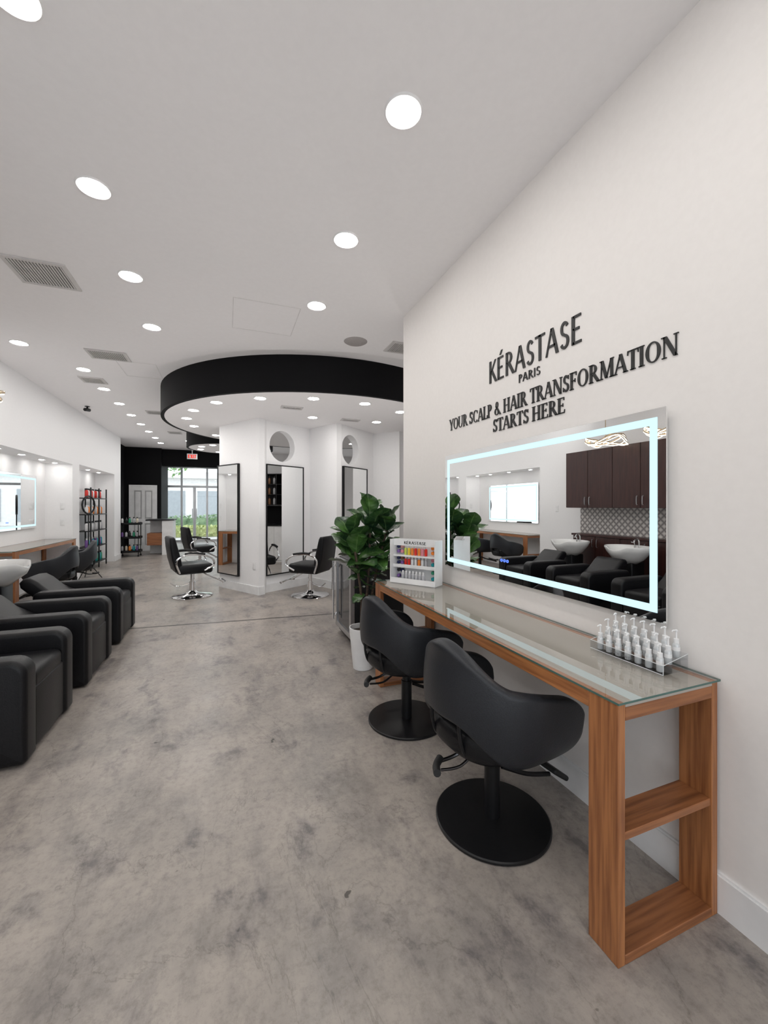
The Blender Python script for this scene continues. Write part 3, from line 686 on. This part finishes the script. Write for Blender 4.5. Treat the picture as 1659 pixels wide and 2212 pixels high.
def jarface(col,x,z):
    key=('jf',col); loc=mtD@Vector((x,.0585,z))
    if key in bcache: dup(bcache[key],loc,ang); return
    o=thing('product_jar','small round jar with coloured lid on the display','jar',loc,ang,'round jars on the display')
    mt=Matrix.Rotation(R(90),4,'X')
    b=B(); b.lathe([(0,0),(.0135,0),(.0135,.026),(.011,.028),(0,.028)],seg=18,mt=mt); b.out('body',PC['silver'],o)
    b=B(); b.lathe([(.0136,.010),(.0138,.03),(.010,.034),(0,.035)],seg=18,mt=mt); b.out('lid',PC[col],o)
    bcache[key]=o
cl=[('navy','rose'),('purple','pink'),('navy','brown'),('navy','purple'),('black','navy'),('purple','navy')]
cr=[('orange','rose'),('orange','green'),('pink','orange'),('teal','orange'),('green','teal'),('teal','silver')]
zz=[.272,.236,.182,.148,.088,.042]
for i,z in enumerate(zz):
    for k,c in enumerate(cl[i][:2]): jarface(c,.028+.033*k,z)
    for k,c in enumerate(cr[i]): jarface(c,W-.062+.033*k,z)
for k,c in enumerate(['lime','yellow','orange','red','orange','pink','red']): 
    bottle('tube',c,mtD@Vector((.102+.030*k,.02,.2125)),'slim colourful hair product tube','product tubes on the display',ang)
for k,c in enumerate(['red','red','white','white','orange','white','silver']):
    bottle('tube',c,mtD@Vector((.102+.030*k,.02,.1275)),'slim colourful hair product tube','product tubes on the display',ang)
for k in range(7): bottle('tube','silver',mtD@Vector((.102+.030*k,-.02,.0125)),'slim colourful hair product tube','product tubes on the display',ang,cap='white',k=1.15)
# ---------------------------------------------------------------- acrylic stand with pump bottles
o=thing('acrylic_bottle_stand','clear acrylic stepped stand for small pump bottles','stand',(1.42,.975,TZ))
b=B(); A=.305
b.quad((0,0,.002),(.045,0,.002),(.045,A,.002),(0,A,.002))
b.quad((0,A,.002),(0,0,.002),(0,0,.035),(0,A,.035))
b.quad((.045,0,.022),(.09,0,.022),(.09,A,.022),(.045,A,.022)); b.quad((.045,A,.002),(.045,0,.002),(.045,0,.022),(.045,A,.022))
b.quad((.09,0,.042),(.13,0,.042),(.13,A,.042),(.09,A,.042)); b.quad((.09,A,.022),(.09,0,.022),(.09,0,.042),(.09,A,.042))
b.quad((0,0,.002),(.13,0,.002),(.13,0,.06),(0,0,.035)); b.quad((0,A,.035),(.13,A,.06),(.13,A,.002),(0,A,.002))
b.quad((.13,0,.002),(.13,A,.002),(.13,A,.06),(.13,0,.06))
tr=b.out('tray',[CLEAR],o,smooth=False); m=tr.modifiers.new('s','SOLIDIFY'); m.thickness=.0008
RIM=M('acrylic_edge',(.7,.73,.74),.15)
b=B(); b.tube([(0,0,.035),(0,A,.035)],.0012,seg=6,smooth=1); b.tube([(0,0,.035),(.13,0,.06)],.0012,seg=6,smooth=1); b.tube([(0,0,0.002),(0,0,.035)],.0012,seg=6,smooth=1); b.tube([(0,0,.002),(0,A,.002)],.0012,seg=6,smooth=1); b.tube([(0,A,.035),(.13,A,.06)],.0012,seg=6,smooth=1)
b.out('edge',RIM,o)
b=B(); text(b.bm,'GOLDWELL',.11,.010,.0004,lambda a,c,dd:(-.0008-dd,.208-a,.013+c),T=.1,t=.08,sf=False); b.out('lettering',GREYL,o,smooth=False)
BOT=M('frosted_clear_bottle',(.62,.64,.65),.08,c2=(.55,.57,.58),spec=.9,coat=.8)
pb=None
def pump(loc,rz):
    global pb
    if pb: return dup(pb,loc,rz)
    pb=thing('pump_bottle','small clear pump bottle with white pump head','bottle',loc,rz,'pump bottles on the stand')
    b=B(); b.lathe([(0,0),(.0105,0),(.012,.002),(.012,.044),(.0095,.050),(.007,.052)],seg=18); b.out('body',BOT,pb)
    b=B(); b.lathe([(.0122,.024),(.0122,.038)],seg=18); b.out('label_band',WHITEP,pb)
    b=B(); b.lathe([(.0088,.051),(.0088,.066),(.0032,.068),(.0028,.092),(.005,.094),(.005,.099),(0,.101)],seg=16); b.tube([(0,0,.096),(-.011,0,.097),(-.015,0,.092)],.0022,seg=8,smooth=2); b.out('pump',WHITEP,pb)
    return pb
for r,(x,z) in enumerate([(.024,.003),(.067,.023),(.110,.043)]):
    for k in range(7): pump((1.42+x,.975+.028+.0415*k,TZ+z),random.uniform(-.5,.5))
# ---------------------------------------------------------------- far furnishings
o=thing('panel_door','white four-panel interior door with hinges in the black wall','door',(-2.42,14.498,0))
b=B(); b.box(-.38,-.33,-.04,0,0,2.05);b.box(.33,.38,-.04,0,0,2.05);b.box(-.33,.33,-.04,0,2.0,2.05); b.out('frame',TRIMW,o,smooth=False)
DG=M('door_recess_shade',(.50,.50,.50),.5)  # grey base colour paints the shadow gap around the raised panels
b=B(); b.box(-.328,.328,-.008,0,.005,1.998,mi=1)
for x0,x1 in ((-.328,-.25),(-.04,.04),(.25,.328)): b.box(x0,x1,-.03,-.008,.005,1.998)
for x0,x1 in ((-.25,-.04),(.04,.25)):
    for z0,z1 in ((.005,.18),(.86,1.0),(1.88,1.998)): b.box(x0,x1,-.03,-.008,z0,z1)
    for z0,z1 in ((.22,.82),(1.04,1.84)): b.box(x0+.035,x1-.035,-.026,-.008,z0,z1,bev=.012,seg=1)
dd=b.out('door_leaf',[TRIMW,DG],o,smooth=False)
b=B(); b.lathe([(0,0),(.012,0),(.012,.04),(.028,.05),(.025,.07),(0,.075)],seg=16,mt=Matrix.Translation((.28,-.03,.95))@Matrix.Rotation(R(90),4,'X')); b.out('knob',STEEL,dd)
o=thing('reception_desk','white reception counter with dark top and wood drawers','desk',(-1.78,13.5,0))
b=B(); b.box(.05,.33,-.35,.35,0,.98); b.box(-.33,.05,.2,.35,0,.98); b.out('body',TRIMW,o,smooth=False)
b=B(); b.box(-.36,.36,-.38,.38,.98,1.02,bev=.004,seg=1); b.out('worktop',BMETAL,o,smooth=False)
b=B(); b.box(-.33,.045,-.33,.195,.28,.62,bev=.004,seg=1); b.out('drawer_unit',WX,o,smooth=False)
o=thing('salon_cart','black three-tier rolling salon cart','cart',(-2.5,13.1,0))
b=B()
for x in (-.22,.22):
    for y in (-.16,.16): b.tube([(x,y,.05),(x,y,.95)],.01,seg=8,smooth=1)
b.out('post',BMETAL,o)
for z in (.12,.5,.88):
    b=B(); b.box(-.26,.26,-.19,.19,z,z+.012); b.box(-.26,.26,-.19,-.18,z,z+.06);b.box(-.26,.26,.18,.19,z,z+.06);b.box(-.26,-.25,-.18,.18,z,z+.06);b.box(.25,.26,-.18,.18,z,z+.06); b.out('tray',BMETAL,o,smooth=False)
for x in (-.22,.22):
    for y in (-.16,.16):
        b=B(); b.lathe([(0,-.012),(.025,-.012),(.025,.012),(0,.012)],seg=14,mt=Matrix.Translation((x,y,.025))@Matrix.Rotation(R(90),4,'X')); b.out('caster',RUBBER,o)
cols=['white','silver','teal','black','cream','purple','green','orange']
for z in (.1325,.5125,.8925):
    for k in range(5): bottle('std',cols[(k*3+int(z*10))%8],(-2.68+.09*k,13.02+.04*(k%2),z),'hair product bottle on the rolling cart','bottles on the cart',cap='black')
o=thing('product_rack','tall black metal shelving rack filled with products','rack',(-2.86,11.05,0))
b=B()
for x in (-.13,.13):
    for y in (-.6,0,.6): b.box(x-.012,x+.012,y-.012,y+.012,0,1.8)
b.out('post',BMETAL,o,smooth=False)
for z in (.12,.48,.84,1.2,1.56):
    b=B(); b.box(-.14,.14,-.6,.6,z,z+.02); b.out('shelf',BMETAL,o,smooth=False)
rc=[['teal','green','teal'],['purple','teal','white'],['white','silver','cream'],['white','orange','cream'],['red','white','red']]
for i,z in enumerate((.1405,.5005,.8605,1.2205,1.5805)):
    for k in range(11):
        y=10.5+.105*k
        if abs(y-11.05)<.05: continue
        bottle('std',rc[i][k%3],(-2.82,y,z),'hair product bottle on the black rack','bottles on the rack',cap='white' if i%2 else 'black')
o=thing('ring_light','round black ring light on a slim stand','lamp',(-2.48,9.35,0))
b=B(); b.tube([(.17*math.sin(u)*.35,.17*math.sin(u)*.9,1.42+.17*math.cos(u)) for u in [i*math.pi/8 for i in range(16)]],.016,seg=8,smooth=1,cyc=True); b.out('ring',BMETAL,o)
b=B(); b.tube([(0,0,.3),(0,0,1.25)],.01,seg=8,smooth=1)
for k in range(3):
    a=k*2.094; b.tube([(0,0,.32),(.22*math.cos(a),.22*math.sin(a),.008)],.008,seg=8,smooth=1)
b.out('stand',BMETAL,o)
o=thing('exit_sign','illuminated red exit sign hanging from the ceiling','sign',(-1.02,14.2,2.88))
b=B(); b.box(-.15,.15,-.02,.02,0,.17,bev=.005,seg=1); b.box(-.01,.01,-.01,.01,.17,H-2.88); b.out('housing',WHITEP,o,smooth=False)
b=B(); text(b.bm,'EXIT',.24,.11,.003,lambda a,c,dd:(-.12+a,-.0205-dd,.03+c),T=.24,t=.17,sf=False); b.out('lettering',EM('exit_red',(1,.03,.01),1.1),o,smooth=False)
# alcove cabinets (seen in the partition mirrors)
o=thing('alcove_base_cabinet','white base cabinet with drawers along the side wall','cabinet',(4.1,4.4,0))
b=B(); b.box(0,.398,0,2.2,0,.9); b.out('body',TRIMW,o,smooth=False)
for k in range(4):
    b=B(); b.box(-.018,-.001,.01+k*.55,.54+k*.55,.05,.88,bev=.003,seg=1); b.out('door',TRIMW,o,smooth=False)
b=B(); b.box(-.03,.398,-.02,2.22,.901,.93); b.out('worktop',BMETAL,o,smooth=False)
b=B(); b.box(4.46,4.498,4.4,6.6,.935,1.40); b.out('alcove_backsplash',BLACKP,smooth=False,label='black backsplash above the white base cabinet',category='backsplash')
o=thing('alcove_wall_shelf','black open wall shelf unit filled with products','shelf',(4.2,4.4,1.42))
b=B(); b.box(.28,.298,0,2.2,0,.8); b.box(0,.28,0,.02,0,.8); b.box(0,.28,2.18,2.2,0,.8); b.box(0,.28,1.1,1.12,0,.8); b.out('frame',BMETAL,o,smooth=False)
for z in (0,.26,.52,.78):
    b=B(); b.box(0,.28,.02,1.1,z,z+.018); b.out('shelf',BMETAL,o,smooth=False)
    b=B(); b.box(0,.28,1.12,2.18,z,z+.018); b.out('shelf',BMETAL,o,smooth=False)
for z in (1.4385,1.6985,1.9585):
    for k in range(16):
        y=4.5+.13*k
        if abs(y-5.51)<.06: continue
        bottle('std',['brown','silver','black','red','black','cream'][k%6],(4.32,y,z),'hair product bottle on the wall shelf','bottles on the wall shelf',cap='black')
# ---------------------------------------------------------------- outdoors
PAVE=M('pavement',(.62,.61,.59),.9,c2=(.5,.49,.48),scale=3)
b=B(); b.box(-14,12,17.75,60,-.12,-.01); b.out('pavement',PAVE,smooth=False,label='pale street pavement outside the storefront',category='pavement')
b=B(); b.box(-14,12,-16,YB-.15,-.12,-.01); b.out('pavement',PAVE,smooth=False,label='pale street pavement outside the storefront',category='pavement')
def hedge(y,x0,x1,h,mat,lab,seed):
    random.seed(seed); t=bmesh.new()
    for k in range(1500):
        p=Vector((random.uniform(x0,x1),y+random.uniform(-.35,.35),random.uniform(0.09,h)))
        n=Vector((random.gauss(0,1),random.gauss(0,1),random.gauss(0,1))).normalized(); a=n.orthogonal().normalized(); c=n.cross(a); s=.09
        t.faces.new([t.verts.new(p+a*s),t.verts.new(p+c*s*.6),t.verts.new(p-a*s),t.verts.new(p-c*s*.6)])
    b=B(); b._add(t); b.box(x0,x1,y-.2,y+.2,0,h*.85); b.out('hedge',mat,smooth=False,label=lab,category='hedge',kind='stuff')
hedge(20.5,-5,1.5,.50,M('hedge_lime',(.66,.68,.34),.7,c2=(.42,.50,.22),scale=4),'low yellow-green hedge outside the storefront',1)
hedge(22.5,-6,2,.95,M('hedge_green',(.32,.44,.26),.7,c2=(.17,.27,.15),scale=4),'trimmed green hedge along the street',2)
def tree(x,y,seed):
    o=thing('street_tree','leafy green street tree outside','tree',(x,y,0))
    b=B(); b.tube([(0,0,0),(.05,0,1.5),(0,.05,3.9)],.08,seg=8); b.out('trunk',BARK,o)
    random.seed(seed); t=bmesh.new()
    for k in range(900):
        n=Vector((random.gauss(0,1),random.gauss(0,1),random.gauss(0,.7))).normalized(); p=Vector((0,0,4.0))+Vector((n.x*1.7,n.y*1.4,n.z*1.2))*random.uniform(.3,1)**.5
        n=Vector((random.gauss(0,1),random.gauss(0,1),random.gauss(0,1))).normalized(); a=n.orthogonal().normalized(); c=n.cross(a); s=.12
        t.faces.new([t.verts.new(p+a*s),t.verts.new(p+c*s*.6),t.verts.new(p-a*s),t.verts.new(p-c*s*.6)])
    b=B(); b._add(t); b.out('foliage',M('tree_leaves',(.34,.52,.22),.6,c2=(.2,.36,.14),scale=3),o,smooth=False)
tree(-3.0,23.5,3); tree(1.2,24,4)
b=B(); b.box(-14,12,36,40,0,3.6); b.box(-14,12,35.6,36,3.6,4.1); 
for k in range(9): b.box(-13+2.7*k,-11.2+2.7*k,35.95,36.0,.3,2.6,mi=1)
b.out('street_building',[M('stucco',(.75,.74,.72),.9),M('shop_glass',(.35,.38,.40),.3)],smooth=False,label='pale low shop building across the street',category='building')
# world
w=bpy.data.worlds.new('World'); SC.world=w; w.use_nodes=True
bg=w.node_tree.nodes['Background']; bg.inputs[0].default_value=(.88,.94,1,1); bg.inputs[1].default_value=2.5
# camera
cd=bpy.data.cameras.new('camera'); cam=bpy.data.objects.new('camera',cd); COL.objects.link(cam)
cam.location=(0,0,1.4); cam.rotation_euler=(R(90),0,R(-21.1))
cd.sensor_fit='HORIZONTAL'; cd.sensor_width=36; cd.lens=880/1659*36; cd.shift_y=-13/1659; cd.clip_start=.05; cd.clip_end=200
SC.camera=cam
